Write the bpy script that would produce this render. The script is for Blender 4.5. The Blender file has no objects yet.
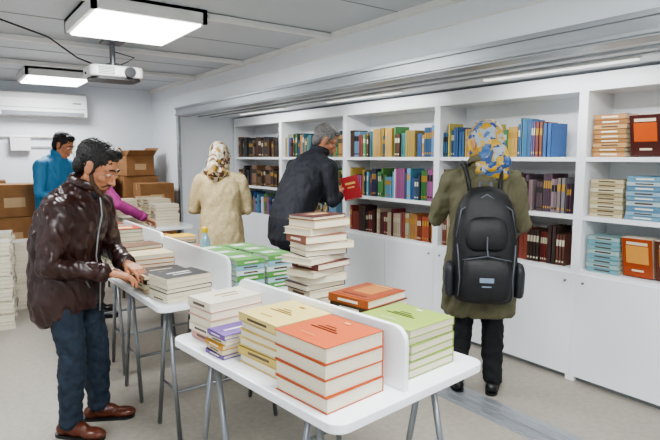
import bpy, math, random
from mathutils import Vector, Matrix
random.seed(11)
V=Vector
def C(h,k=1.0):
    h=h.lstrip('#'); o=[]
    for i in (0,2,4):
        c=int(h[i:i+2],16)/255
        c=c/12.92 if c<=.04045 else ((c+.055)/1.055)**2.4
        o.append(min(1,c*k))
    return (o[0],o[1],o[2],1)
col=bpy.context.scene.collection
try: bpy.context.scene.view_settings.look='AgX - Medium High Contrast'
except Exception: pass
# ---------------------------------------------------------------- materials
def mat(name,c,rough=.6,metal=0,var=.06,scale=8,bump=0,bscale=60,spec=.5,stretch=None,emit=0):
    m=bpy.data.materials.new(name); m.use_nodes=True
    nt=m.node_tree; b=nt.nodes['Principled BSDF']
    b.inputs['Roughness'].default_value=rough; b.inputs['Metallic'].default_value=metal
    b.inputs['Specular IOR Level'].default_value=spec
    tc=nt.nodes.new('ShaderNodeTexCoord')
    mp=nt.nodes.new('ShaderNodeMapping'); nt.links.new(tc.outputs['Object'],mp.inputs[0])
    if stretch: mp.inputs['Scale'].default_value=stretch
    n=nt.nodes.new('ShaderNodeTexNoise'); n.inputs['Scale'].default_value=scale; n.inputs['Detail'].default_value=4
    nt.links.new(mp.outputs[0],n.inputs['Vector'])
    r=nt.nodes.new('ShaderNodeValToRGB')
    r.color_ramp.elements[0].position=.3; r.color_ramp.elements[1].position=.7
    r.color_ramp.elements[0].color=(c[0]*(1-var),c[1]*(1-var),c[2]*(1-var),1)
    r.color_ramp.elements[1].color=(min(1,c[0]*(1+var)),min(1,c[1]*(1+var)),min(1,c[2]*(1+var)),1)
    nt.links.new(n.outputs['Fac'],r.inputs[0]); nt.links.new(r.outputs[0],b.inputs['Base Color'])
    if bump:
        n2=nt.nodes.new('ShaderNodeTexNoise'); n2.inputs['Scale'].default_value=bscale; n2.inputs['Detail'].default_value=3
        nt.links.new(mp.outputs[0],n2.inputs['Vector'])
        bp=nt.nodes.new('ShaderNodeBump'); bp.inputs['Strength'].default_value=bump; bp.inputs['Distance'].default_value=.01
        nt.links.new(n2.outputs['Fac'],bp.inputs['Height']); nt.links.new(bp.outputs[0],b.inputs['Normal'])
    if emit:
        b.inputs['Emission Color'].default_value=c; b.inputs['Emission Strength'].default_value=emit
    return m
def attrmat(name,rough=.5):
    m=bpy.data.materials.new(name); m.use_nodes=True; nt=m.node_tree; b=nt.nodes['Principled BSDF']
    a=nt.nodes.new('ShaderNodeAttribute'); a.attribute_name='Col'
    n=nt.nodes.new('ShaderNodeTexNoise'); n.inputs['Scale'].default_value=25
    mx=nt.nodes.new('ShaderNodeMix'); mx.data_type='RGBA'; mx.blend_type='MULTIPLY'; mx.inputs['Factor'].default_value=.18
    nt.links.new(a.outputs['Color'],mx.inputs['A']); nt.links.new(n.outputs['Color'],mx.inputs['B'])
    nt.links.new(mx.outputs['Result'],b.inputs['Base Color']); b.inputs['Roughness'].default_value=rough
    return m
def scarfmat(name,stops,scale,nscale=9,warp=.12):
    m=bpy.data.materials.new(name); m.use_nodes=True; nt=m.node_tree; b=nt.nodes['Principled BSDF']
    tc=nt.nodes.new('ShaderNodeTexCoord'); ns=nt.nodes.new('ShaderNodeTexNoise'); ns.inputs['Scale'].default_value=nscale
    ad=nt.nodes.new('ShaderNodeMix'); ad.data_type='RGBA'; ad.blend_type='ADD'; ad.inputs['Factor'].default_value=warp
    nt.links.new(tc.outputs['Object'],ns.inputs['Vector'])
    nt.links.new(tc.outputs['Object'],ad.inputs['A']); nt.links.new(ns.outputs['Color'],ad.inputs['B'])
    v=nt.nodes.new('ShaderNodeTexVoronoi'); v.inputs['Scale'].default_value=scale
    nt.links.new(ad.outputs['Result'],v.inputs['Vector'])
    s=nt.nodes.new('ShaderNodeSeparateColor'); nt.links.new(v.outputs['Color'],s.inputs[0])
    r=nt.nodes.new('ShaderNodeValToRGB'); r.color_ramp.interpolation='CONSTANT'
    while len(r.color_ramp.elements)<len(stops): r.color_ramp.elements.new(.5)
    for e,(p,c) in zip(r.color_ramp.elements,stops): e.position=p; e.color=c
    nt.links.new(s.outputs[0],r.inputs[0]); nt.links.new(r.outputs[0],b.inputs['Base Color'])
    b.inputs['Roughness'].default_value=.55
    return m
M_wall=mat('painted_panel_white',C('e9eef3'),.4,var=.02,scale=2)
M_ceil=mat('ceiling_panel',C('c8ced4'),.4,var=.03,scale=2)
M_floor=mat('vinyl_floor',C('a09a8f'),.5,var=.08,scale=30,bump=.05,bscale=200)
M_metal=mat('brushed_aluminium',C('a6aaae'),.36,.6,var=.12,scale=6,stretch=(4,.3,4))
M_tube=mat('grey_tube_metal',C('8a8d90'),.35,.7)
M_white=mat('white_laminate',C('eff2f5'),.3,var=.015,scale=3)
M_dark=mat('seam_grey',C('8d9296'),.8)
M_book=attrmat('printed_book_covers',.45)
M_card=mat('corrugated_cardboard',C('8c6540'),.85,var=.15,scale=6,bump=.15,bscale=40)
M_plw=mat('white_plastic',C('ececea'),.4,var=.02)
M_black=mat('black_plastic',C('1b1c1f'),.4)
M_lamp=mat('lamp_diffuser',(1,1,1,1),.5,emit=9)
M_strip=mat('light_strip_diffuser',(1,1,1,1),.5,emit=1)
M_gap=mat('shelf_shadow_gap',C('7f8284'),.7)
# ---------------------------------------------------------------- mesh builder
class MB:
    def __init__(s): s.v=[];s.f=[];s.c=[];s.m=[]
    def add(s,vs,fs,c=(1,1,1,1),mi=0):
        o=len(s.v); s.v+=[V(p) for p in vs]
        for f in fs: s.f.append([i+o for i in f]); s.c.append(c); s.m.append(mi)
    def box(s,c,size,colr=(1,1,1,1),rot=0,mi=0,M=None):
        x,y,z=[a/2 for a in size]
        R=Matrix.Rotation(rot,3,'Z') if M is None else M
        vs=[V(c)+R@V(p) for p in ((-x,-y,-z),(x,-y,-z),(x,y,-z),(-x,y,-z),(-x,-y,z),(x,-y,z),(x,y,z),(-x,y,z))]
        s.add(vs,[(0,3,2,1),(4,5,6,7),(0,1,5,4),(1,2,6,5),(2,3,7,6),(3,0,4,7)],colr,mi)
    def ell(s,c,r,R=None,mi=0,n=16,colr=(1,1,1,1)):
        c=V(c); R=R or Matrix.Identity(3); vs=[c+R@V((0,0,-r[2]))]; h=n//2
        for i in range(1,h):
            a=-math.pi/2+math.pi*i/h
            for j in range(n):
                b=2*math.pi*j/n
                vs.append(c+R@V((r[0]*math.cos(a)*math.cos(b),r[1]*math.cos(a)*math.sin(b),r[2]*math.sin(a))))
        vs.append(c+R@V((0,0,r[2]))); fs=[]
        for j in range(n): fs.append((0,1+(j+1)%n,1+j))
        for i in range(h-2):
            for j in range(n):
                a=1+i*n+j; b=1+i*n+(j+1)%n; fs.append((a,b,b+n,a+n))
        t=len(vs)-1
        for j in range(n): fs.append((t,t-n+j,t-n+(j+1)%n))
        s.add(vs,fs,colr,mi)
    def tube(s,pts,rs,mi=0,n=12,ball=True,colr=(1,1,1,1)):
        pts=[V(p) for p in pts]
        if isinstance(rs,(int,float)): rs=[rs]*len(pts)
        rings=[]
        up=None
        for i,p in enumerate(pts):
            t=(pts[min(i+1,len(pts)-1)]-pts[max(i-1,0)]).normalized()
            if up is None:
                up=V((0,0,1)) if abs(t.z)<.9 else V((1,0,0))
            a=t.cross(up).normalized(); b=a.cross(t).normalized(); up=b
            r=rs[i]; ra,rb=(r,r) if isinstance(r,(int,float)) else r
            rings.append([p+a*ra*math.cos(2*math.pi*k/n)+b*rb*math.sin(2*math.pi*k/n) for k in range(n)])
        vs=[q for r in rings for q in r]; fs=[]
        for i in range(len(pts)-1):
            for k in range(n):
                fs.append((i*n+k,i*n+(k+1)%n,(i+1)*n+(k+1)%n,(i+1)*n+k))
        fs.append(tuple(range(n))[::-1]); fs.append(tuple((len(pts)-1)*n+k for k in range(n)))
        s.add(vs,fs,colr,mi)
        if ball:
            for p,r in zip(pts,rs):
                r=r if isinstance(r,(int,float)) else min(r)
                s.ell(p,(r,r,r),mi=mi,n=n,colr=colr)
    def loft(s,secs,n=28,e=2.3,mi=0,X=V((1,0,0)),colr=(1,1,1,1)):
        P=[V(q[:3]) for q in secs]; vs=[]
        for i,q in enumerate(secs):
            t=(P[min(i+1,len(P)-1)]-P[max(i-1,0)]).normalized(); d=t.cross(X).normalized()
            for k in range(n):
                a=2*math.pi*k/n; c_,s_=math.cos(a),math.sin(a)
                vs.append(P[i]+X*q[3]*math.copysign(abs(c_)**(2/e),c_)+d*q[4]*math.copysign(abs(s_)**(2/e),s_))
        fs=[]
        for i in range(len(P)-1):
            for k in range(n): fs.append((i*n+k,i*n+(k+1)%n,(i+1)*n+(k+1)%n,(i+1)*n+k))
        fs.append(tuple(range(n))[::-1]); fs.append(tuple((len(P)-1)*n+k for k in range(n)))
        s.add(vs,fs,colr,mi)
    def prism(s,poly,axis_o,ax,ay,az,th,mi=0,colr=(1,1,1,1)):
        o=V(axis_o); n=len(poly)
        vs=[o+ax*p[0]+ay*p[1] for p in poly]+[o+ax*p[0]+ay*p[1]+az*th for p in poly]
        fs=[tuple(range(n))[::-1],tuple(range(n,2*n))]+[(i,(i+1)%n,(i+1)%n+n,i+n) for i in range(n)]
        s.add(vs,fs,colr,mi)
    def build(s,name,mats,parent=None,smooth=False,bevel=0,origin=True):
        if not isinstance(mats,list): mats=[mats]
        o=V((0,0,0))
        if origin and parent is None:
            xs=[p.x for p in s.v];ys=[p.y for p in s.v];zs=[p.z for p in s.v]
            o=V(((min(xs)+max(xs))/2,(min(ys)+max(ys))/2,min(zs)))
        me=bpy.data.meshes.new(name); me.from_pydata([tuple(p-o) for p in s.v],[],s.f)
        for m in mats: me.materials.append(m)
        me.polygons.foreach_set('material_index',s.m)
        ca=me.color_attributes.new('Col','FLOAT_COLOR','CORNER'); d=[]
        for f,c in zip(s.f,s.c): d+=list(c)*len(f)
        ca.data.foreach_set('color',d)
        if smooth: me.polygons.foreach_set('use_smooth',[True]*len(s.f))
        me.update()
        ob=bpy.data.objects.new(name,me); ob.location=o; col.objects.link(ob)
        if parent: ob.parent=parent
        if bevel:
            b=ob.modifiers.new('bevel','BEVEL'); b.width=bevel; b.segments=3; b.limit_method='ANGLE'
        return ob
def rpoly(w,h,r,n=5,corners=(1,1,1,1)):
    out=[]
    for (cx,cy,a0,on) in ((w/2-r,h/2-r,0,corners[0]),(-w/2+r,h/2-r,90,corners[1]),(-w/2+r,-h/2+r,180,corners[2]),(w/2-r,-h/2+r,270,corners[3])):
        if on:
            for i in range(n+1):
                a=math.radians(a0+90*i/n); out.append((cx+r*math.cos(a),cy+r*math.sin(a)))
        else:
            a=math.radians(a0+45); out.append((cx+math.copysign(r,math.cos(a)),cy+math.copysign(r,math.sin(a))))
    return out
def empty(name,loc,rz=0,sc=1):
    e=bpy.data.objects.new(name,None); e.location=loc; e.rotation_euler=(0,0,rz); e.scale=(sc,sc,sc); e.empty_display_size=.1
    col.objects.link(e); return e
def boxes(name,lst,m,bevel=0,parent=None):
    b=MB()
    for c,s_ in lst: b.box(c,s_)
    return b.build(name,m,bevel=bevel,parent=parent)
def span(x0,x1,y0,y1,z0,z1): return (((x0+x1)/2,(y0+y1)/2,(z0+z1)/2),(x1-x0,y1-y0,z1-z0))
# ---------------------------------------------------------------- room shell
XL,XR,XS,YB,YR,CZ=-1.7,2.54,3.28,7.9,-2.2,2.4
boxes('floor',[span(XL-.1,3.75,YR-.1,YB+.1,-.1,0)],M_floor)
boxes('ceiling',[span(XL-.1,XR+.1,YR-.1,YB+.1,CZ,CZ+.08)],M_ceil)
boxes('wall_back',[span(XL-.1,XR+.1,YB,YB+.1,0,CZ)],M_wall)
boxes('wall_left',[span(XL-.1,XL,YR,YB,0,CZ)],M_wall)
boxes('wall_rear',[span(XL,-1.1,YR-.1,YR,0,CZ),span(1.6,3.7,YR-.1,YR,0,CZ),span(-1.1,1.6,YR-.1,YR,2.1,CZ)],M_wall)
boxes('wall_right',[span(XR,XR+.08,YR,YB,2.08,CZ),span(XR,XR+.08,6.82,YB,0,2.08),span(XR,XR+.08,YR,-.72,0,2.08)],M_wall)
boxes('wall_slideout',[span(3.64,3.72,-.8,6.9,0,2.0),span(XR+.08,3.64,6.82,6.9,0,2.0),span(XR+.08,3.64,-.8,-.72,0,2.0)],M_wall)
boxes('ceiling_slideout',[span(XR+.02,3.7,-.72,6.82,1.99,2.05)],M_wall)
boxes('trim_header',[span(XR-.03,XR,-.8,6.86,2.0,2.085),span(XR-.045,XR-.03,-.8,6.86,2.06,2.085),span(XR-.045,XR-.03,-.8,6.86,1.985,2.005),span(XR-.03,XR+.1,-.8,6.86,1.975,1.99)],M_metal,.002)
boxes('trim_post',[span(XR-.03,XR,6.79,6.86,0,2.0)],M_metal)
boxes('trim_floor_track',[span(2.40,2.62,-.7,6.8,0,.006),span(2.42,2.435,-.7,6.8,0,.014),span(2.49,2.505,-.7,6.8,0,.014),span(2.555,2.57,-.7,6.8,0,.014)],M_metal)
boxes('trim_ceiling_cove',[span(XR-.05,XR,-2.1,YB,CZ-.04,CZ),span(XR-.012,XR,-2.1,YB,2.24,2.25)],M_plw)
for i,y in enumerate((.6,2.05,3.45,4.9,6.12)):
    boxes('trim_ceiling_bar_%d'%(i+1),[span(XL,XR-.02,y-.02,y+.02,CZ-.045,CZ-.005)],M_plw,.006)
boxes('trim_ceiling_seam',[span(XL,XR,y-.003,y+.003,CZ-.003,CZ) for y in (1.3,2.7,4.2,5.5,6.8)]+[span(.2-.003,.2+.003,YR,YB,CZ-.003,CZ)],M_dark)
boxes('trim_slideout_cable',[span(2.78,2.80,-.6,6.8,1.975,1.99),span(2.95,2.99,-.6,6.8,1.98,1.99)],M_metal)
boxes('baseboard_back',[span(XL,XR,YB-.015,YB,0,.08)],M_metal)
# lamps
def lamp(cx,cy,w=.66,d=.72,en=40):
    e=empty('ceiling_light',(cx,cy,CZ-.09))
    b=MB()
    for c,s_ in (span(-w/2,w/2,-d/2,-d/2+.03,0,.088),span(-w/2,w/2,d/2-.03,d/2,0,.088),span(-w/2,-w/2+.03,-d/2,d/2,0,.088),span(w/2-.03,w/2,-d/2,d/2,0,.088),span(-w/2,w/2,-d/2,d/2,.07,.088)): b.box(c,s_)
    b.build('housing',M_plw,e)
    b=MB(); b.box((0,0,.004),(w-.06,d-.06,.032)); b.build('diffuser',M_lamp,e,bevel=.01)
    l=bpy.data.lights.new('lamp_light','AREA'); l.shape='RECTANGLE'; l.size=w-.08; l.size_y=d-.08; l.energy=en; l.color=(.95,.978,1)
    o=bpy.data.objects.new('tube_glow',l); o.location=(0,0,-.016); o.parent=e; col.objects.link(o)
lamp(1.12,3.80,.70,.82,40); lamp(1.12,6.85,en=34); lamp(1.1,1.0,en=36); lamp(-.6,-.5,en=42); lamp(-.6,3.2,en=20); lamp(1.3,-.8,en=42)  # first two are visible fixtures; other four are unseen, added as fill light
def strip(y0,y1):
    e=empty('light_strip',(3.0,(y0+y1)/2,1.965)); L=y1-y0
    b=MB(); b.box((0,0,.015),(.05,L,.018)); b.build('housing',M_plw,e)
    b=MB(); b.box((0,0,.003),(.036,L-.02,.008)); b.build('diffuser',M_strip,e)
    l=bpy.data.lights.new('strip_light','AREA'); l.shape='RECTANGLE'; l.size=.04; l.size_y=L-.05; l.energy=7
    o=bpy.data.objects.new('strip_glow',l); o.location=(0,0,-.004); o.parent=e; o.rotation_euler=(0,-.35,0); col.objects.link(o)
for y in (.1,1.9,3.7,5.5): strip(y-.5,y+.5)
# AC
b=MB()
b.prism([(-.12,-.15),(.115,-.15),(.115,.155),(-.02,.155),(-.09,.13),(-.12,.06)],(.62,7.78,2.12),V((0,1,0)),V((0,0,1)),V((1,0,0)),1.0,0)
b.box((1.12,7.655,2.0),(.92,.012,.05),mi=1); b.box((1.12,7.658,2.07),(.96,.006,.006),mi=1); b.box((1.5,7.66,2.14),(.1,.008,.02),mi=1)
b.build('air_conditioner',[M_plw,mat('vent_grey',C('8f9397'),.5)],bevel=.006)
b=MB(); b.tube([(.4,7.86,1.72),(1.45,7.86,1.72)],.018,ball=False); b.tube([(1.45,7.86,1.72),(1.45,7.86,1.2)],.018); b.tube([(.8,7.86,1.6),(1.35,7.86,1.6)],.012)
b.box((.85,7.84,1.62),(.22,.1,.16)); b.box((1.78,7.86,1.6),(.12,.05,.18)); b.build('electrical_conduit',M_plw)
# projector
e=empty('ceiling_projector',(1.22,4.75,2.08))
b=MB()
b.prism(rpoly(.42,.32,.06),(0,0,.02),V((1,0,0)),V((0,1,0)),V((0,0,1)),.09)
b.build('body',M_plw,e,bevel=.02)
b=MB(); b.tube([(.09,-.15,.06),(.09,-.185,.06)],[.045,.042],n=20,ball=False); b.tube([(-.2,-.0,.05),(-.212,0,.05)],.01)
b.prism(rpoly(.38,.28,.06),(0,0,.0),V((1,0,0)),V((0,1,0)),V((0,0,1)),.022)
for k in range(5): b.box((-.09,-.161,.04+.012*k),(.12,.004,.005))
b.build('lens',M_black,e)
b=MB(); b.tube([(0,0,.1),(0,0,.30)],.022,ball=False,n=16); b.box((0,0,.31),(.16,.16,.015))
for sx in (-.1,.1): b.tube([(0,0,.15),(sx,.08,.11)],.008); b.tube([(0,0,.15),(sx,-.08,.11)],.008)
b.build('ceiling_mount',M_tube,e)
b=MB(); b.tube([(-.1,0,.11),(-.25,.1,.18),(-.5,-.2,.26),(-.9,-.5,.30)],.006); b.tube([(.0,.05,.11),(.12,.02,.17),(.16,-.05,.2),(.02,0,.24)],.004); b.build('cable',M_black,e,smooth=True)
# ---------------------------------------------------------------- bookshelves
YE=[6.78,5.55,4.30,3.07,1.85,.62,-.60]
def shelf(y0,y1):
    b=MB(); t=.03
    def bx(*a,mi=0):
        c,s_=span(*a); b.box(c,s_,mi=mi)
    bx(XS,XS+.34,y0,y0+t,0,1.97); bx(XS,XS+.34,y1-t,y1,0,1.97)
    bx(XS+.31,XS+.33,y0+t,y1-t,.06,1.97)
    for z in (.74,1.09,1.46): bx(XS+.005,XS+.31,y0+t,y1-t,z-.028,z)
    bx(XS,XS+.31,y0+t,y1-t,1.865,1.97)
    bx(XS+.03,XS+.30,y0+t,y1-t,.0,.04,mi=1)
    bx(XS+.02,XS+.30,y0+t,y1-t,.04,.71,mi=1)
    ym=(y0+y1)/2
    bx(XS-.004,XS+.016,y0+.004,ym-.003,.035,.715); bx(XS-.004,XS+.016,ym+.003,y1-.004,.035,.715)
    b.tube([(XS-.012,y0+.06,.66),(XS-.004,y0+.06,.66)],.008,ball=False,mi=1); b.tube([(XS-.012,y1-.06,.66),(XS-.004,y1-.06,.66)],.008,ball=False,mi=1)
    b.build('bookshelf',[M_white,M_gap])
PAG=C('e2d9c2')
def vbook(b,y,z,th,dep,h,c,lab=None,x0=XS+.035):
    b.box((x0+dep/2,y+.0015,z+h/2),(dep,.003,h),c); b.box((x0+dep/2,y+th-.0015,z+h/2),(dep,.003,h),c)
    b.box((x0+.0015,y+th/2,z+h/2),(.003,th,h),c)
    b.box((x0+.003+dep/2,y+th/2,z+h/2-.002),(dep-.008,th-.006,h-.008),PAG)
    if lab: b.box((x0-.0004,y+th/2,z+h*.72),(.001,th*.75,h*.2),lab); b.box((x0-.0004,y+th/2,z+h*.12),(.001,th*.6,h*.06),lab)
def mute(c,k=.2,d=1.0):
    g=sum(c[:3])/3
    return tuple((a*(1-k)+g*k)*d for a in c[:3])+(1,)
def row(b,y0,y1,z,pal,h=.25,fill=1.0,thk=(.012,.032)):
    y=y1-.035
    end=y0+.035+(y1-y0)*(1-fill)
    while y>end+.04:
        c=mute(random.choice(pal)); n=random.choice((1,1,2,2,3,4)); th=random.uniform(*thk); hh=h*random.uniform(.74,1.08); dep=random.uniform(.15,.19)
        lab=random.choice([C('d8d0b8'),C('b89040'),C('222222'),None,None])
        if random.random()<.06: y-=random.uniform(.01,.04)
        xo=XS+.035+random.uniform(0,.02)
        for k in range(n):
            if y-th<end: break
            y-=th+.0012
            cc=tuple(min(1,a*random.uniform(.85,1.15)) for a in c[:3])+(1,)
            vbook(b,y,z,th,dep,hh,cc,lab,xo)
def hstack(b,cx,cy,z,n,w,d,pal,th=(.02,.035),rot=0,spine=-1,top=None,jit=.006,page=PAG):
    zz=z
    for k in range(n):
        t=random.uniform(*th); c=pal[k%len(pal)]
        r=rot+random.uniform(-jit,jit)*8; R=Matrix.Rotation(r,3,'Z')
        o=V((cx+random.uniform(-jit,jit),cy+random.uniform(-jit,jit),zz))
        sp=spine if spine in (-1,1) else random.choice((-1,1))
        def bx(cx_,cy_,cz_,sx,sy,sz,cc): b.box(o+R@V((cx_,cy_,cz_)),(sx,sy,sz),cc,M=R)
        bx(0,0,.00125,w,d,.0025,c); bx(0,0,t-.00125,w,d,.0025,c)
        bx(sp*(w/2-.0015),0,t/2,.003,d,t,c)
        bx(sp*.0015,0,t/2,w-.007,d-.005,t-.005,page)
        bx(sp*(w/2+.0003),0,t/2,.001,d*.5,t*.3,C('efe8d6') if sum(c[:3])<1.0 else C('5a4838'))
        zz+=t+.0006
    if top:
        R=Matrix.Rotation(rot,3,'Z')
        for i,(px,py,sx,sy,cc) in enumerate(top):
            b.box(V((cx,cy,zz+.0006+.0004*i))+R@V((px*w,py*d,0)),(sx*w,sy*d,.001),cc,M=R)
    return zz
def palette(*h): return [C(x) for x in h]
P_mix=palette('3f6d4a','c9852b','b8a23c','2f5f93','8b2f2a','3a7f90','5b3b2a','c9a13a','d8d0b8','5aa060','6a9ac0')
P_blue=palette('23508c','3a78b0','58a0c0','4f8f4a','c8a23a','324a6a','a04a8a','c8d0d8','2a3a5a')
P_red=palette('9a3a2c','a84a2a','7a4a3a','b87838','4c3630','8a3444','c8b898')
P_dark=palette('4a382c','6a4a34','2f3a4a','3c3c3c','7a5a3a','8a6a4a')
P_pur=palette('6a4a6a','8a4a5a','8a5a4a','5a4450','8a7a7a')
P_br=palette('2f6f9f','d08a2a','8a6aa8','c8b84a','4a8a5a','d8d0b0','5a9ac0','904a3a','d8a030')
rows={0:[(P_blue,.9),(P_dark,1),(P_dark,1)],1:[(P_mix,.9),(P_mix,1),(P_mix,1)],2:[(P_red,1),(P_blue,1),(P_mix,1)],3:[(P_red,.95),(P_pur,.97),(P_br,.85)]}
TAN=palette('b88a58','a87c4a','c49a68','9a6c40'); BEI=palette('c8bc98','b8aa84','d4ccb0','c0b08a'); LBL=palette('6f98b0','8fb0c4','5f88a4','b0c4cc'); TEA=palette('7aacb8','a8c4c4','8ab4bc'); BRN=palette('7a4a30','94603c','6a3c28')
def faceout(b,y,z,c1,c2):
    R=Matrix.Rotation(math.radians(-12),3,'Y'); w_=.17
    o=V((XS+.055,y,z+.125))
    for k in range(3):
        p=o+V((.026*k,0,0)); b.box(p,(.022,w_,.24),c1,M=R); b.box(p+R@V((.001,0,.0006)),(.017,w_+.0004,.2405),PAG,M=R)
    b.box(o+R@V((-.0115,0,.02)),(.001,w_*.75,.11),c2,M=R); b.box(o+R@V((-.0115,0,.09)),(.001,w_*.7,.018),C('e8dcc0'),M=R); b.box(o+R@V((-.0115,0,-.08)),(.001,w_*.4,.012),C('e8dcc0'),M=R)
for i in range(6):
    y1,y0=YE[i],YE[i+1]; shelf(y0,y1)
    b=MB()
    if i<4:
        for (pl,fl),z in zip(rows[i],(.741,1.091,1.461)): row(b,y0,y1,z,pl,h=.25,fill=fl)
    else:
        seqs={.741:[TEA,'f1','f2',BRN,BEI],1.091:[BEI,LBL,BEI,TAN,LBL],1.461:[TAN,'f3',BRN,TAN,BEI]}
        for z,sq in seqs.items():
            y=y1-.045
            for it in sq:
                if y-.21<y0+.03: break
                if isinstance(it,str):
                    c1,c2={'f1':('a8481e','e0a050'),'f2':('5a2c1c','b87838'),'f3':('4a1a14','c8581e')}[it]
                    faceout(b,y-.09,z,C(c1),C(c2)); y-=.185
                else:
                    hstack(b,XS+.125,y-.105,z,9 if z>.8 else 8,.17,.20,it,th=(.022,.032),spine=-1,jit=.003); y-=.222
    b.build('shelved_books',M_book)
# ---------------------------------------------------------------- tables
def table(cx,cy,rot,lx=.76,ly=1.0,z=.75,div=True,dx=0):
    e=empty('display_table',(cx,cy,0),rot)
    X,Y,Z=V((1,0,0)),V((0,1,0)),V((0,0,1))
    b=MB(); b.prism(rpoly(lx,ly,.05),(0,0,z-.03),X,Y,Z,.03); b.build('top',M_white,e,bevel=.004)
    if div:
        b=MB(); b.prism(rpoly(ly-.05,.2,.05,corners=(1,1,0,0)),(dx-.009,0,z+.1),Y,Z,X,.018); b.build('divider',M_white,e,bevel=.003)
    b=MB(); h=z-.03
    for y in (-ly*.30,ly*.30):
        b.tube([(-.3,y,h-.012),(.3,y,h-.012)],.012,ball=False)
        for x in (-.27,.27):
            b.tube([(x,y-.015,h-.012),(x+.01*(1 if x>0 else -1),y-.15,.012)],.012)
            b.tube([(x,y+.015,h-.012),(x+.01*(1 if x>0 else -1),y+.15,.012)],.012)
            b.tube([(x,y-.10,.27),(x,y+.10,.27)],.006,ball=False)
        b.tube([(-.27,y-.10,.27),(.27,y-.10,.27)],.008,ball=False)
    b.build('trestle_legs',M_tube,e,smooth=True)
    return e
R1=math.radians(6)
table(1.105,1.606,R1,lx=.71,ly=.98,dx=-.045)
table(1.17,3.0,math.radians(1),ly=1.02)
table(1.2,4.08,0,ly=1.02)
table(1.75,5.85,0,ly=1.0,div=False)
TZ=.7506
def stk(cx,cy,n,w,d,pal,th,rot=R1,top=None,z=TZ,spine=0,jit=.006,page=PAG,name='book_stack'):
    b=MB(); hstack(b,cx,cy,z,n,w,d,pal,th,rot,spine,top,jit,page); return b.build(name,M_book)
BLK=C('1c1a1a'); WHT=C('f2efe6')
def title(c1,c2): return [(-.03,.06,.022,.5,c1),(.03,.06,.022,.34,c1),(.10,.06,.012,.2,c1),(.34,.0,.05,.10,c2),(-.30,.06,.012,.26,c2)]
stk(.925,1.29,4,.235,.235,palette('b8562c','c05c30'),(.042,.049),spine=1,rot=R1,top=title(C('4a1c0c'),C('e8b080')),jit=.003)
stk(.935,1.562,6,.23,.23,palette('d8bf78','ccb05c','dcc880'),(.027,.032),rot=R1+.02,top=title(C('7a5a28'),C('a88440')),jit=.006)
stk(.905,1.955,5,.25,.17,palette('cc9888','e6ddc8','e0d4b8'),(.028,.034),rot=R1+.05,top=[(.0,.1,.4,.05,C('a08a60')),(.0,-.1,.3,.03,C('a08a60'))])
stk(.835,1.765,5,.15,.12,palette('6a4a94','d8c9a0','c8932a','e0d8c0','7a5ca8'),(.014,.02),rot=R1,top=[(0,0,.5,.1,WHT)])
stk(1.285,1.335,6,.235,.25,palette('8aa24c','98b054'),(.025,.029),rot=R1,spine=1,top=title(C('3a4a18'),WHT),jit=.004)
stk(1.335,1.595,6,.235,.20,palette('4a3028','2a1c1c','6a3020','2a2020','5a4030','a8582a'),(.028,.032),rot=R1+.05,top=[(0,0,.92,.92,C('9a4a28')),(.08,0,.5,.5,C('b87a3c')),(-.34,.0,.05,.6,C('5a2418')),(.38,0,.04,.5,C('d8b878'))],jit=.004)
stk(1.115,1.66,5,.09,.16,palette('3f7a38','5f9844'),(.02,.03),rot=R1-.05)
stk(1.105,1.99,4,.10,.17,palette('7a2c1c','a05028','6a2a20'),(.028,.034),rot=R1,top=[(0,0,.7,.4,C('c07030'))])
b=MB()
tp=[C(x) for x in ('d8ccb0','5a3a30','d8ccb0','7a3a30','d0c4a8','3a3a40','d8ccb0','c8b898','6a3028','d6cab0','3a3c48','d0c4a8','8a5a48','d8ccb0','b89a6a','5a2c28')]
zz=TZ
for k in range(15):
    zz=hstack(b,1.305+random.uniform(-.018,.018),1.905+random.uniform(-.012,.012),zz,1,random.uniform(.19,.235),random.uniform(.15,.17),[tp[k]],(.026,.034),R1+random.uniform(-.25,.25),1 if k%4 else -1,None,0)
hstack(b,1.305,1.905,zz,1,.2,.15,[tp[15]],(.014,.016),R1+.1,1,[(0,0,.5,.3,C('c8a878'))],0)
b.build('book_pile',M_book)
stk(.96,2.64,5,.25,.19,palette('e0d8c0','d9ceb0','1c1a1c'),(.022,.028),rot=.15,top=[(0,0,.95,.95,C('1c1a1c')),(0,.1,.5,.08,WHT),(0,-.12,.4,.05,WHT)],jit=.004)
stk(.95,2.88,4,.25,.19,palette('c8b890','d9ceb0','1c1a1c'),(.02,.028),rot=.05,top=[(0,0,.95,.95,C('201c1c')),(0,.1,.5,.08,C('d8c8b0')),(.0,-.25,.3,.05,C('d8c8b0'))])
for k,(yy) in enumerate((2.61,2.80,2.99)):
    for xx in (1.30,1.485):
        stk(xx,yy,6,.18,.165,palette('5a9a4c','a8d0d8','5a9a4c','d8e8e4','8cc0cc','6aa858'),(.026,.031),rot=math.pi/2+.02,spine=-1,top=[(0,0,.06,.6,WHT),(.15,.1,.25,.5,C('dce8dc'))],page=C('e6e8e0'),jit=.003)
stk(.95,3.12,6,.24,.18,palette('8a3a28','c07030','d8c8a0'),(.02,.03),rot=0)
stk(.95,3.34,7,.24,.18,palette('6a4a30','b86a38','d8b070'),(.02,.03),rot=.1)
cols3=['c8843a','7a2c22','b85028','3a6a9a','d8b040','8a5a8a','4a7a4a','a86a40','d04a38','d0c098']
for k in range(4):
    cc=[C(random.choice(cols3)) for _ in range(3)]
    stk(.95,3.70+k*.235,random.randint(7,9),.25,.19,cc,(.02,.03),rot=random.uniform(-.1,.1),top=[(0,0,.98,.98,C(('a8402a','c8943a','7a2c22','b86a38')[k])),(0,0,.6,.3,C('e0cc98'))])
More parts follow.
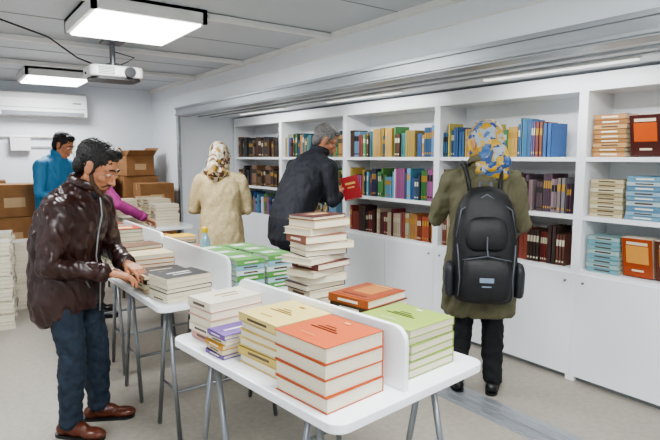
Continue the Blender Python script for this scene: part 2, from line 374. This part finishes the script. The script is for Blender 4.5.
for k in range(4):
    stk(1.40,3.68+k*.235,random.randint(3,5),.25,.18,[C(random.choice(cols3)) for _ in range(3)],(.02,.03),rot=random.uniform(-.1,.1))
for k,(x,y,n) in enumerate(((1.55,5.52,4),(1.55,5.75,6),(1.9,5.6,7),(1.9,5.85,8),(1.6,6.05,8),(1.9,6.12,9))):
    stk(x,y,n,.25,.18,palette('d8ceb8','c9b898','a88a60'),(.025,.035),rot=random.uniform(-.1,.1))
for k,(x,y,n) in enumerate(((.30,5.35,21),(.36,5.75,22),(.05,5.5,19),(.66,6.0,18),(.40,6.15,20))):
    stk(x,y,n,.30,.24,palette('d8d4c8','c4bca8','e0dcd0'),(.03,.04),rot=random.uniform(-.15,.15),z=.001,name='paper_bundle_stack')
# bottle
b=MB(); bx_,by_=1.33,3.19
b.loft([(bx_,by_,TZ,.03,.03),(bx_,by_,TZ+.01,.033,.033),(bx_,by_,TZ+.16,.033,.033),(bx_,by_,TZ+.205,.026,.026),(bx_,by_,TZ+.225,.013,.013),(bx_,by_,TZ+.245,.013,.013)],e=2)
b.loft([(bx_,by_,TZ+.238,.018,.018),(bx_,by_,TZ+.268,.018,.018),(bx_,by_,TZ+.272,.014,.014)],e=2,mi=1)
b.build('water_bottle',[mat('bottle_plastic',C('8aa8b8'),.1),mat('yellow_cap',C('e0b800'),.4)],smooth=True)
# cartons
def carton(cx,cy,z,w,d,h,rot,open_=True):
    e=empty('cardboard_box',(cx,cy,z),rot); b=MB(); t=.006
    b.box((0,0,t/2),(w,d,t))
    for sx in (-1,1): b.box((sx*(w/2-t/2),0,h/2),(t,d,h)); b.box((0,sx*(d/2-t/2),h/2),(w-2*t,t,h))
    if open_:
        for sx in (-1,1):
            R=Matrix.Rotation(sx*math.radians(35),3,'Y'); b.box(V((sx*w/2,0,h))+R@V((0,0,w*.17)),(t,d*.97,w*.34),M=R)
            R=Matrix.Rotation(-sx*math.radians(50),3,'X'); b.box(V((0,sx*d/2,h))+R@V((0,0,d*.15)),(w*.97,t,d*.3),M=R)
    else:
        b.box((0,-d*.13,h-.003),(w,d*.72,t)); b.box((0,d*.36,h-.003),(w,d*.27,t)); 
        b.box((0,0,h+.001),(w*1.002,.05,.001),mi=1); b.box((w/2+.001,0,h*.88),(.001,.05,h*.24),mi=1); b.box((-w/2-.001,0,h*.88),(.001,.05,h*.24),mi=1)
    b.box((0,-d/2-.001,h*.45),(w*.4,.001,h*.3),mi=2)
    b.build('carton_body',[M_card,mat('packing_tape',C('98744a'),.3),mat('carton_label',C('b89a74'),.6)],e)
for (x,y,z,w,d,h,r,o) in ((2.15,7.5,0,.5,.5,.42,.05,False),(2.15,7.5,.425,.48,.48,.40,.0,False),(2.15,7.5,.83,.46,.46,.38,.08,False),(2.22,6.96,0,.42,.40,.40,.02,False),(2.22,6.96,.405,.42,.40,.38,.05,False),(2.22,6.96,.79,.42,.38,.34,-.06,False),(1.57,7.5,0,.5,.45,.42,0,False),(1.57,7.5,.425,.5,.45,.36,.1,False),(1.57,7.5,.79,.46,.42,.3,-.1,True),(2.13,7.45,1.215,.38,.38,.26,.15,True),(.35,7.4,0,.55,.5,.4,0,False),(.35,7.4,.405,.52,.5,.38,.1,False),(.37,7.4,.79,.5,.46,.40,-.05,False),(1.0,7.5,0,.5,.45,.4,.1,False),(1.0,7.5,.405,.48,.42,.38,0,True),(.62,6.75,0,.52,.45,.42,.1,False),(.60,6.78,.425,.52,.45,.40,-.1,False),(.60,6.76,.83,.50,.42,.34,.12,False),(.02,6.7,0,.45,.45,.45,0,False),(.02,6.7,.455,.45,.42,.4,.1,True)):
    carton(x,y,z,w,d,h,r,o)
# ---------------------------------------------------------------- people
FOLD=[None]
def blob(mb,name,m,parent,vox=.010,smooth=8,disp=0,dscale=.1,fac=.5,fold=False):
    ob=mb.build(name,m,parent,smooth=True)
    r=ob.modifiers.new('remesh','REMESH'); r.mode='VOXEL'; r.voxel_size=vox; r.use_smooth_shade=True
    s=ob.modifiers.new('smooth','SMOOTH'); s.factor=fac; s.iterations=smooth
    if disp:
        t=bpy.data.textures.new(name+'_folds','CLOUDS'); t.noise_scale=dscale; t.noise_depth=1 if fold else 2
        d=ob.modifiers.new('folds','DISPLACE'); d.texture=t; d.strength=disp; d.mid_level=.5; d.texture_coords='LOCAL'
        if fold and FOLD[0]:
            d.texture_coords='OBJECT'; d.texture_coords_object=FOLD[0]
    return ob
def hand(par,w,f,nrm,side,m,curl=.35,k=1.0,name='hand'):
    f=V(f).normalized(); nrm=V(nrm); nrm=(nrm-f*nrm.dot(f)).normalized(); s=f.cross(nrm).normalized()
    if s.dot(V(side))<0: s=-s
    w=V(w); b=MB()
    off=(.031,.0105,-.0105,-.030); ln=(.070,.078,.072,.056)
    for i in range(4):
        mc=w+(f*(.088-.006*(i==3)-.003*(i==0))+s*off[i])*k
        b.tube([w+s*off[i]*.55*k,mc],[.016*k,.0125*k])
        d=(f+s*off[i]*2.2).normalized(); p=mc; pts=[p]; rr=[.0098*k]
        a=0
        for j,(fr,rj) in enumerate(((.45,.0088),(.30,.0080),(.25,.0070))):
            a+=curl*(.7+.2*j+.08*i)
            dd=d*math.cos(a)+nrm*math.sin(a); p=p+dd*ln[i]*fr*k; pts.append(p); rr.append(rj*k)
        b.tube(pts,rr)
    b.tube([w+s*.018*k+f*.015*k,w+(s*.040+f*.045+nrm*.012)*k,w+(s*.050+f*.075+nrm*.024)*k,w+(s*.046+f*.098+nrm*.034)*k],[.017*k,.0125*k,.0105*k,.0085*k])
    b.tube([w-f*.05*k,w],[.026*k,.025*k])
    blob(b,name,m,par,.0033,3)
M_skin=mat('skin',C('b67e5e'),.55,var=.10,scale=22,bump=.06,bscale=150)
M_skin2=mat('skin_light',C('c08c70'),.5,var=.05,scale=20)
M_eyew=mat('eye_white',C('d8d4d0'),.2); M_iris=mat('eye_iris',C('2a1a12'),.15); M_lip=mat('lips',C('98584c'),.45)
def head(par,c,yaw,pitch,skin,hair=None,roll=0,beard=None,scarf=None,k=1.0,glasses=None,neck=None):
    e=bpy.data.objects.new('head_rig',None); col.objects.link(e); e.parent=par; e.location=c
    e.rotation_euler=(Matrix.Rotation(math.radians(yaw),3,'Z')@Matrix.Rotation(math.radians(-pitch),3,'X')@Matrix.Rotation(math.radians(roll),3,'Y')).to_euler()
    e.scale=(k,k,k)
    b=MB()
    b.ell((0,-.012,.030),(.074,.093,.088)); b.ell((0,.018,-.030),(.060,.070,.078)); b.ell((0,.058,-.096),(.030,.024,.022))
    b.tube([(-.052,.0,-.055),(-.026,.055,-.095)],[.020,.018]); b.tube([(.052,.0,-.055),(.026,.055,-.095)],[.020,.018])
    b.tube([(0,.084,.006),(0,.106,-.034)],[.0080,.0115]); b.ell((-.011,.094,-.036),(.008,.011,.0075)); b.ell((.011,.094,-.036),(.008,.011,.0075))
    b.tube([(-.042,.066,.022),(-.016,.080,.022),(.016,.080,.022),(.042,.066,.022)],.0105)
    for sx in (-1,1):
        b.ell((sx*.040,.056,-.026),(.024,.026,.022))
        b.ell((sx*.077,-.004,-.008),(.008,.020,.033),Matrix.Rotation(sx*.25,3,'Z')); b.ell((sx*.080,-.008,.012),(.009,.018,.016))
    b.tube([(-.018,.082,-.060),(0,.090,-.060),(.018,.082,-.060)],.009); b.tube([(-.016,.078,-.073),(0,.086,-.073),(.016,.078,-.073)],.009)
    blob(b,'face',skin,e,.0038,4)
    b=MB()
    for sx in (-1,1):
        b.ell((sx*.031,.072,.003),(.0125,.0125,.0105),mi=0); b.ell((sx*.031,.0825,.001),(.005,.003,.005),mi=1)
        b.tube([(sx*.046,.0685,.006),(sx*.031,.0815,.012),(sx*.017,.0765,.006)],.0042,mi=2)
        b.tube([(sx*.046,.0675,-.003),(sx*.031,.0795,-.0085),(sx*.018,.0755,-.003)],.0034,mi=2)
    b.build('eyes',[M_eyew,M_iris,skin],e,smooth=True)
    b=MB(); b.tube([(-.021,.0835,-.062),(0,.0985,-.0615),(.021,.0835,-.062)],[.003,.0055,.003]); b.tube([(-.019,.082,-.070),(0,.0945,-.0715),(.019,.082,-.070)],[.003,.006,.003])
    b.build('mouth',M_lip,e,smooth=True)
    if hair:
        b=MB()
        for sx in (-1,1): b.tube([(sx*.048,.073,.026),(sx*.032,.086,.033),(sx*.014,.0885,.029)],[.003,.0048,.004])
        b.build('eyebrows',hair,e,smooth=True)
        if not scarf:
            b=MB(); b.ell((0,-.026,.044),(.082,.102,.089)); b.ell((0,-.062,-.015),(.069,.050,.068)); b.ell((0,.032,.096),(.058,.046,.030))
            for sx in (-1,1): b.ell((sx*.069,-.002,.022),(.012,.028,.042)); b.ell((sx*.072,.016,-.005),(.007,.009,.030))
            blob(b,'hair',hair,e,.0035,4,disp=.008,dscale=.010)
    if beard:
        b=MB(); b.tube([(-.064,.012,-.030),(-.052,.034,-.068),(-.026,.068,-.098),(0,.080,-.104),(.026,.068,-.098),(.052,.034,-.068),(.064,.012,-.030)],[.009,.014,.016,.017,.016,.014,.009])
        b.tube([(-.030,.078,-.066),(-.020,.090,-.050),(0,.098,-.049),(.020,.090,-.050),(.030,.078,-.066)],.005); b.ell((0,.086,-.086),(.015,.009,.009))
        blob(b,'beard',beard,e,.004,3,disp=.002,dscale=.01)
    if scarf:
        b=MB()
        b.ell((0,-.036,.034),(.090,.114,.098)); b.ell((0,-.050,-.03),(.086,.084,.098)); b.ell((0,-.110,.0),(.050,.042,.048))
        for sx in (-1,1): b.tube([(sx*.070,.030,.045),(sx*.072,.028,-.03),(sx*.045,.048,-.10)],[.020,.022,.026])
        b.tube([(-.05,.045,-.112),(0,.066,-.128),(.05,.045,-.112)],.026)
        b.tube([(0,-.04,-.07),(0,-.03,-.17)],[.078,.10]); b.ell((0,-.04,-.18),(.125,.092,.045)); b.tube([(0,-.10,-.06),(.0,-.125,-.16),(0,-.115,-.22)],[.06,.06,.04])
        blob(b,'headscarf',scarf,e,.006,4,disp=.022,dscale=.045,fold=False)
    if glasses:
        b=MB()
        for sx in (-1,1):
            pts=[(sx*.032+.021*math.cos(a),.098,.002+.016*math.sin(a)) for a in [2*math.pi*i/14 for i in range(15)]]
            b.tube(pts,.0015,ball=False,n=6); b.tube([(sx*.053,.097,.006),(sx*.078,0,.01)],.0015,ball=False,n=6)
        b.tube([(-.011,.098,.004),(.011,.098,.004)],.0015,n=6); b.build('glasses',glasses,e)
def shoe(par,a,yaw,m):
    R=Matrix.Rotation(yaw,3,'Z'); a=V((a[0],a[1],0))
    b=MB()
    for p,r in (((0,-.045,.040),(.038,.045,.040)),((0,.03,.045),(.040,.075,.045)),((0,.12,.030),(.046,.075,.030)),((0,.0,.07),(.040,.05,.045))): b.ell(a+R@V(p),r,R)
    b.tube([a+R@V((0,0,.06)),a+R@V((0,-.01,.13))],[.042,.040])
    blob(b,'shoe',m,par,.006,3)
    b=MB(); b.prism([(p[0]*(1 if p[1]>0 else .8),p[1]) for p in rpoly(.092,.28,.044)],a+R@V((0,.045,0)),R@V((1,0,0)),R@V((0,1,0)),V((0,0,1)),.016)
    b.build('sole',M_black,par)
def person(name,loc,hd,J,skin,top,pants,shoes,topdisp=.03,sc=1.0,sleeve=(.066,.054,.044),leg=(.095,.070,.058),headargs={},handcurl=.4,collar=None,inner=None,fold=.05):
    th=math.atan2(-hd[0],hd[1]); e=empty(name,(loc[0],loc[1],0),th,sc)
    fe=bpy.data.objects.new('fold_space',None); col.objects.link(fe); fe.parent=e; fe.scale=(1,1,2.6); fe.rotation_euler=(.25,.3,0); fe.location=(.3,.2,.1); FOLD[0]=fe
    b=MB(); pz=J['hipz']; py=J['hipy']
    b.ell((0,py,pz+.04),(.165,.12,.12))
    for sx,kn,an in ((1,J['knR'],J['anR']),(-1,J['knL'],J['anL'])):
        hp=V((sx*.085,py,pz)); kn=V(kn); an=V(an)
        b.tube([hp,hp.lerp(kn,.5),kn,kn.lerp(an,.35),an],[leg[0],leg[0]*.88,leg[1],leg[1]*.98,leg[2]])
        b.tube([an,V((an.x,an.y+.005,.075))],[leg[2],leg[2]*1.1],ball=False)
    blob(b,'trousers',pants,e,.010,5,disp=.028,dscale=.05)
    for an,yw in ((J['anR'],-.18),(J['anL'],.18)): shoe(e,(an[0],an[1]+.005),yw,shoes)
    b=MB(); b.loft(J['tor'],e=2.4)
    for s_ in ('R','L'):
        sh,el,wr=V(J['sh'+s_]),V(J['el'+s_]),V(J['wr'+s_])
        ce=V((sh.x*.45,sh.y,sh.z+.035))
        b.tube([ce,sh],[.06,sleeve[0]*1.08]); b.tube([sh,sh.lerp(el,.5),el,el.lerp(wr,.5),wr],[sleeve[0]*1.08,sleeve[0],sleeve[1],(sleeve[1]+sleeve[2])/2,sleeve[2]])
    blob(b,'jacket',top,e,.0085,4,disp=topdisp,dscale=fold,fold=True)
    b=MB()
    for s_ in ('R','L'):
        el,wr=V(J['el'+s_]),V(J['wr'+s_]); dd=(wr-el).normalized(); b.tube([wr-dd*.03,wr+dd*.022],[sleeve[2]+.004,sleeve[2]+.001],n=16,ball=False)
    b.build('cuffs',collar or top,e,smooth=True)
    t=J['tor'][-1]; nb=V(t[:3]); hc=V(J['hd'])
    b=MB(); b.tube([nb-V((0,0,.04)),hc+V((0,-.02,-.05))],[.062,.054]); blob(b,'neck',skin,e,.007,3)
    b=MB(); pts=[]
    for i in range(13):
        a=math.radians(110+ i*320/12)
        pts.append(nb+V((.078*math.cos(a),.072*math.sin(a),.012-.028*math.sin(a))))
    b.tube(pts,[(.012,.026)]*13,n=10,ball=False); blob(b,'collar',collar or top,e,.006,3)
    if inner:
        b=MB(); b.ell(nb+V((0,.045,-.03)),(.05,.035,.05)); blob(b,'shirt',inner,e,.007,3)
    for s_ in ('R','L'):
        el,wr=V(J['el'+s_]),V(J['wr'+s_]); f=V(J['hf'+s_]) if 'hf'+s_ in J else (wr-el)
        nr=V(J['hn'+s_]) if 'hn'+s_ in J else V((0,0,-1))
        hand(e,wr+(wr-el).normalized()*.035,f,nr,V((-1,0,0.3)) if s_=='R' else V((1,0,.3)),skin,handcurl,name='hand')
    head(e,J['hd'],J.get('yaw',0),J.get('pitch',0),skin,k=J.get('hk',1.0),roll=J.get('roll',0),**headargs)
    return e
M_leather=mat('brown_leather',C('341d1a'),.34,var=.18,scale=8,bump=.15,bscale=70,spec=.6)
M_denim=mat('dark_denim',C('222e3c'),.8,var=.25,scale=40,bump=.1,bscale=200)
M_suit=mat('dark_suit',C('1d1f27'),.75,var=.15,bump=.06,bscale=120)
M_trg=mat('grey_trousers',C('2a2d34'),.8)
M_olive=mat('olive_coat',C('5e5b45'),.8,var=.10,bump=.08,bscale=120)
M_pblk=mat('black_trousers',C('131418'),.8)
M_beige=mat('beige_coat',C('b0a07a'),.75,var=.16,scale=45,bump=.1,bscale=90)
M_bluesh=mat('blue_shirt',C('3577a0'),.7); M_mag=mat('magenta_top',C('8a2f6a'),.75)
M_hairb=mat('black_hair',C('14100e'),.5,bump=.6,bscale=140,var=.3,scale=60); M_hairg=mat('grey_hair',C('6a6866'),.55,bump=.6,bscale=140,var=.45,scale=60)
M_beard=mat('stubble',C('4f3729'),.7,var=.3,scale=90)
M_shbr=mat('brown_shoe_leather',C('5a2c1a'),.3); M_shbk=mat('black_shoe_leather',C('101012'),.3)
M_shirtw=mat('pale_shirt',C('b8bcc0'),.7); M_shirtd=mat('dark_shirt',C('2a2c34'),.8)
M_sc1=scarfmat('yellow_blue_scarf',[(0,C('b8922e')),(.26,C('2c4c80')),(.50,C('4a6c9c')),(.64,C('c4a244')),(.84,C('9aa6b2'))],22,12,.2)
M_sc2=scarfmat('floral_scarf',[(0,C('b8ae98')),(.4,C('6a4a30')),(.55,C('a88848')),(.7,C('d0ccc0')),(.88,C('4a2a24'))],34,12,.1)
JA=dict(hipz=.80,hipy=-.05,knR=(.10,.0,.45),anR=(.10,-.03,.09),knL=(-.10,.03,.45),anL=(-.10,.03,.09),
 tor=[(0,-.05,.63,.165,.140),(0,-.06,.650,.182,.162),(0,-.06,.69,.180,.160),(0,-.06,.715,.190,.168),(0,-.06,.82,.198,.168),(0,-.06,.93,.19,.155),(0,-.04,1.05,.205,.155),(0,-.01,1.15,.215,.15),(0,.02,1.23,.185,.125),(0,.05,1.29,.095,.085),(0,.07,1.32,.07,.07)],
 shR=(.205,.02,1.19),elR=(.275,-.0,.94),wrR=(.13,.19,.885),hfR=(-.35,.8,-.25),shL=(-.205,.04,1.19),elL=(-.26,.07,.94),wrL=(-.09,.22,.895),hfL=(.45,.75,-.25),
 hd=(0,.135,1.41),yaw=0,pitch=32,hk=1.06)
pa=person('man',(.555,3.04),(.80,-.60),JA,M_skin,M_leather,M_denim,M_shbr,topdisp=.034,sleeve=(.072,.060,.046),headargs=dict(hair=M_hairb,beard=M_beard),inner=M_shirtd,fold=.042)
b=MB(); b.tube([(.02,.118,.66),(.02,.128,.82),(.02,.112,.95),(.015,.125,1.06),(.01,.148,1.16),(.0,.14,1.24),(0,.125,1.30)],.0045,n=8)
for sx in (-1,1): b.tube([(sx*.10,.108,.80),(sx*.15,.085,.90)],.004,n=8)
b.build('zipper',M_metal,pa,smooth=True)
JC=dict(hipz=.90,hipy=-.09,knR=(.10,-.03,.50),anR=(.10,-.06,.09),knL=(-.10,.0,.50),anL=(-.11,-.02,.09),
 tor=[(0,-.10,.76,.185,.14),(0,-.11,.80,.20,.155),(0,-.11,.94,.195,.15),(0,-.05,1.09,.195,.145),(0,.04,1.23,.215,.145),(0,.12,1.34,.22,.13),(.01,.18,1.43,.18,.105),(.01,.21,1.47,.09,.08),(.015,.23,1.50,.07,.07)],
 shR=(.21,.14,1.37),elR=(.26,.12,1.10),wrR=(.15,.32,1.12),hfR=(-.2,.8,.3),hnR=(-1,0,.2),shL=(-.20,.14,1.37),elL=(-.26,.15,1.10),wrL=(-.06,.35,1.10),hfL=(.4,.7,.3),hnL=(0,.2,1),
 hd=(.04,.285,1.60),yaw=-46,pitch=30,hk=1.06)
person('man',(2.44,3.82),(.978,.208),JC,M_skin,M_suit,M_trg,M_shbk,topdisp=.022,sleeve=(.070,.058,.045),headargs=dict(hair=M_hairg,glasses=M_black),inner=M_shirtw)
e=empty('red_book',(2.44+.978*.47+.208*.17,3.82+.208*.47-.978*.17,1.19),math.radians(-42))
b=MB(); R=Matrix.Rotation(math.radians(62),3,'X')@Matrix.Rotation(math.radians(14),3,'Z')
def rbx(c,s_,cc): b.box(R@V(c),s_,cc,M=R)
rbx((0,0,-.009),(.155,.22,.003),C('8a1018')); rbx((0,0,.009),(.155,.22,.003),C('a4141c')); rbx((-.076,0,0),(.003,.22,.020),C('8a1018')); rbx((.001,0,0),(.148,.214,.015),PAG); rbx((0,.04,.0108),(.09,.02,.0006),C('d8b060')); rbx((0,.0,.0108),(.06,.012,.0006),C('d8b060'))
b.build('hardcover',M_book,e)
JB=dict(hipz=.84,hipy=0,knR=(.09,.02,.47),anR=(.10,-.01,.09),knL=(-.09,.02,.47),anL=(-.12,.0,.09),
 tor=[(0,-.01,.50,.21,.15),(0,-.01,.525,.225,.165),(0,-.01,.75,.215,.16),(0,-.01,.90,.20,.15),(0,0,1.08,.178,.13),(0,0,1.22,.192,.13),(0,0,1.32,.178,.11),(0,.0,1.385,.10,.08),(0,.01,1.42,.07,.07)],
 shR=(.178,0,1.315),elR=(.245,.02,1.05),wrR=(.19,.22,.97),shL=(-.178,0,1.315),elL=(-.265,.11,1.07),wrL=(-.20,.34,1.17),
 hd=(0,.035,1.545),yaw=38,pitch=14)
BL,BH=(2.665,2.12),(.72,.694)
person('woman',BL,BH,JB,M_skin2,M_olive,M_pblk,M_shbk,topdisp=.034,headargs=dict(scarf=M_sc1),fold=.045)
th=math.atan2(-BH[0],BH[1])
e=empty('backpack',(BL[0],BL[1],0),th)
M_bp=mat('black_nylon',C('121316'),.5,var=.25,scale=30,bump=.25,bscale=200); M_bp2=mat('grey_nylon_trim',C('26282d'),.5); M_logo=mat('logo_patch',C('7a889c'),.5); M_zip=mat('zip_grey',C('5a5e66'),.4)
def rb(secs,nm,m,e_=5):
    b=MB(); b.loft(secs,e=e_); o=b.build(nm,m,e,smooth=True)
    u=o.modifiers.new('sub','SUBSURF'); u.levels=1; u.render_levels=1
    s=o.modifiers.new('folds','DISPLACE'); t=bpy.data.textures.new('bag','CLOUDS'); t.noise_scale=.07; s.texture=t; s.strength=.014; s.texture_coords='LOCAL'
y0=-.265
rb([(0,y0,.64,.08,.05),(0,y0,.645,.155,.10),(0,y0,.68,.175,.115),(0,y0,.85,.182,.12),(0,y0+.01,1.04,.178,.11),(0,y0+.02,1.17,.160,.095),(0,y0+.03,1.25,.125,.075),(0,y0+.035,1.29,.07,.045),(0,y0+.035,1.295,.02,.015)],'main_bag',M_bp,3.2)
rb([(0,y0-.115,.67,.06,.02),(0,y0-.115,.675,.125,.04),(0,y0-.12,.72,.138,.052),(0,y0-.12,.84,.136,.05),(0,y0-.115,.91,.122,.035),(0,y0-.11,.925,.05,.01)],'front_pocket',M_bp,3.5)
rb([(0,y0-.10,.95,.05,.015),(0,y0-.10,.955,.11,.03),(0,y0-.10,1.04,.118,.038),(0,y0-.085,1.12,.10,.03),(0,y0-.08,1.135,.04,.01)],'upper_pocket',M_bp,3.2)
for sx in (-1,1):
    rb([(sx*.185,y0,.67,.02,.05),(sx*.19,y0,.69,.032,.075),(sx*.19,y0,.83,.034,.08),(sx*.185,y0,.87,.02,.07)],'side_pocket',M_bp2,2.6)
    b=MB(); pts=[(sx*.075,y0+.075,1.20),(sx*.09,-.15,1.32),(sx*.105,-.08,1.395),(sx*.115,.02,1.41),(sx*.125,.10,1.33),(sx*.135,.15,1.18),(sx*.15,.13,1.0),(sx*.18,-.03,.86),(sx*.165,-.19,.78)]
    b.tube(pts,[(.034,.012)]*6+[(.02,.005)]*3,n=10,ball=False); b.build('shoulder_strap',M_bp,e,smooth=True)
    b=MB(); b.tube([(sx*.155,y0-.09,.98),(sx*.15,y0-.115,.93),(sx*.14,y0-.13,.80),(sx*.145,y0-.12,.70)],.004); b.build('compression_strap',M_zip,e,smooth=True)
b=MB(); b.tube([(-.035,y0+.06,1.25),(-.03,y0+.05,1.315),(.03,y0+.05,1.315),(.035,y0+.06,1.25)],.008); 
b.tube([(-.125,y0-.152,.905),(0,y0-.165,.93),(.125,y0-.152,.905)],.003); b.tube([(-.16,y0-.06,1.02),(-.135,y0-.055,1.17),(0,y0-.045,1.255),(.135,y0-.055,1.17),(.16,y0-.06,1.02)],.004)
b.build('handle_and_zips',M_zip,e,smooth=True)
b=MB(); b.box((0,y0-.178,.80),(.075,.004,.026)); b.box((0,y0-.178,.765),(.05,.004,.006)); b.build('logo_patch',M_logo,e)
b=MB(); b.tube([(.0,y0-.14,1.03),(-.0,y0-.15,.97),(.004,y0-.16,.93)],.004); b.build('zip_pull',M_zip,e)
JD=dict(JB); JD.update(yaw=-20,pitch=30,hd=(0,.06,1.53),elL=(-.25,.05,1.06),wrL=(-.10,.26,1.02),wrR=(.10,.26,1.02))
person('woman',(1.98,4.38),(.42,.9),JD,M_skin2,M_beige,M_beige,M_shbk,topdisp=.024,sc=.95,headargs=dict(scarf=M_sc2),fold=.07)
JE=dict(JC); JE.update(hd=(.0,.16,1.60),yaw=10,pitch=28,wrR=(.18,.3,1.0),wrL=(-.12,.3,1.0),
 tor=[(0,-.03,.82,.18,.13),(0,-.03,.95,.18,.135),(0,-.02,1.10,.185,.135),(0,.0,1.25,.21,.135),(0,.03,1.36,.215,.125),(0,.06,1.44,.17,.10),(0,.09,1.48,.085,.08),(0,.10,1.51,.07,.07)],shR=(.21,.04,1.38),shL=(-.21,.04,1.38),elR=(.26,.06,1.11),elL=(-.26,.06,1.11),hipy=-.02,knR=(.10,.0,.5),anR=(.1,-.02,.09))
person('man',(.98,6.40),(.62,-.78),JE,M_skin,M_bluesh,M_trg,M_shbk,topdisp=.02,sc=.99,headargs=dict(hair=M_hairb))
JF=dict(JB); JF.update(yaw=-10,pitch=35,hd=(0,.16,1.46),elR=(.25,.20,1.10),wrR=(.14,.44,.96),elL=(-.25,.20,1.10),wrL=(-.14,.44,.96),
 tor=[(0,-.03,.72,.18,.14),(0,-.04,.80,.19,.15),(0,-.04,.90,.185,.145),(0,-.01,1.05,.175,.13),(0,.03,1.2,.19,.13),(0,.06,1.30,.175,.11),(0,.09,1.355,.09,.08),(0,.10,1.385,.07,.07)],shR=(.185,.06,1.29),shL=(-.185,.06,1.29))
person('woman',(1.10,5.22),(.99,-.12),JF,M_skin2,M_mag,M_pblk,M_shbk,topdisp=.02,sc=.95,headargs=dict(scarf=M_sc2))
# ---------------------------------------------------------------- world + camera
w=bpy.data.worlds.new('sky'); bpy.context.scene.world=w; w.use_nodes=True
bg=w.node_tree.nodes['Background']; sk=w.node_tree.nodes.new('ShaderNodeTexSky'); sk.sky_type='NISHITA'; sk.sun_disc=False; sk.sun_elevation=.7
w.node_tree.links.new(sk.outputs[0],bg.inputs[0]); bg.inputs[1].default_value=.15
cd=bpy.data.cameras.new('camera'); cd.sensor_width=36; cd.lens=29.45; cd.clip_start=.02
co=bpy.data.objects.new('camera',cd); co.location=(0,0,1.46); co.rotation_euler=(math.radians(83.35),0,math.radians(-35.8)); col.objects.link(co)
bpy.context.scene.camera=co
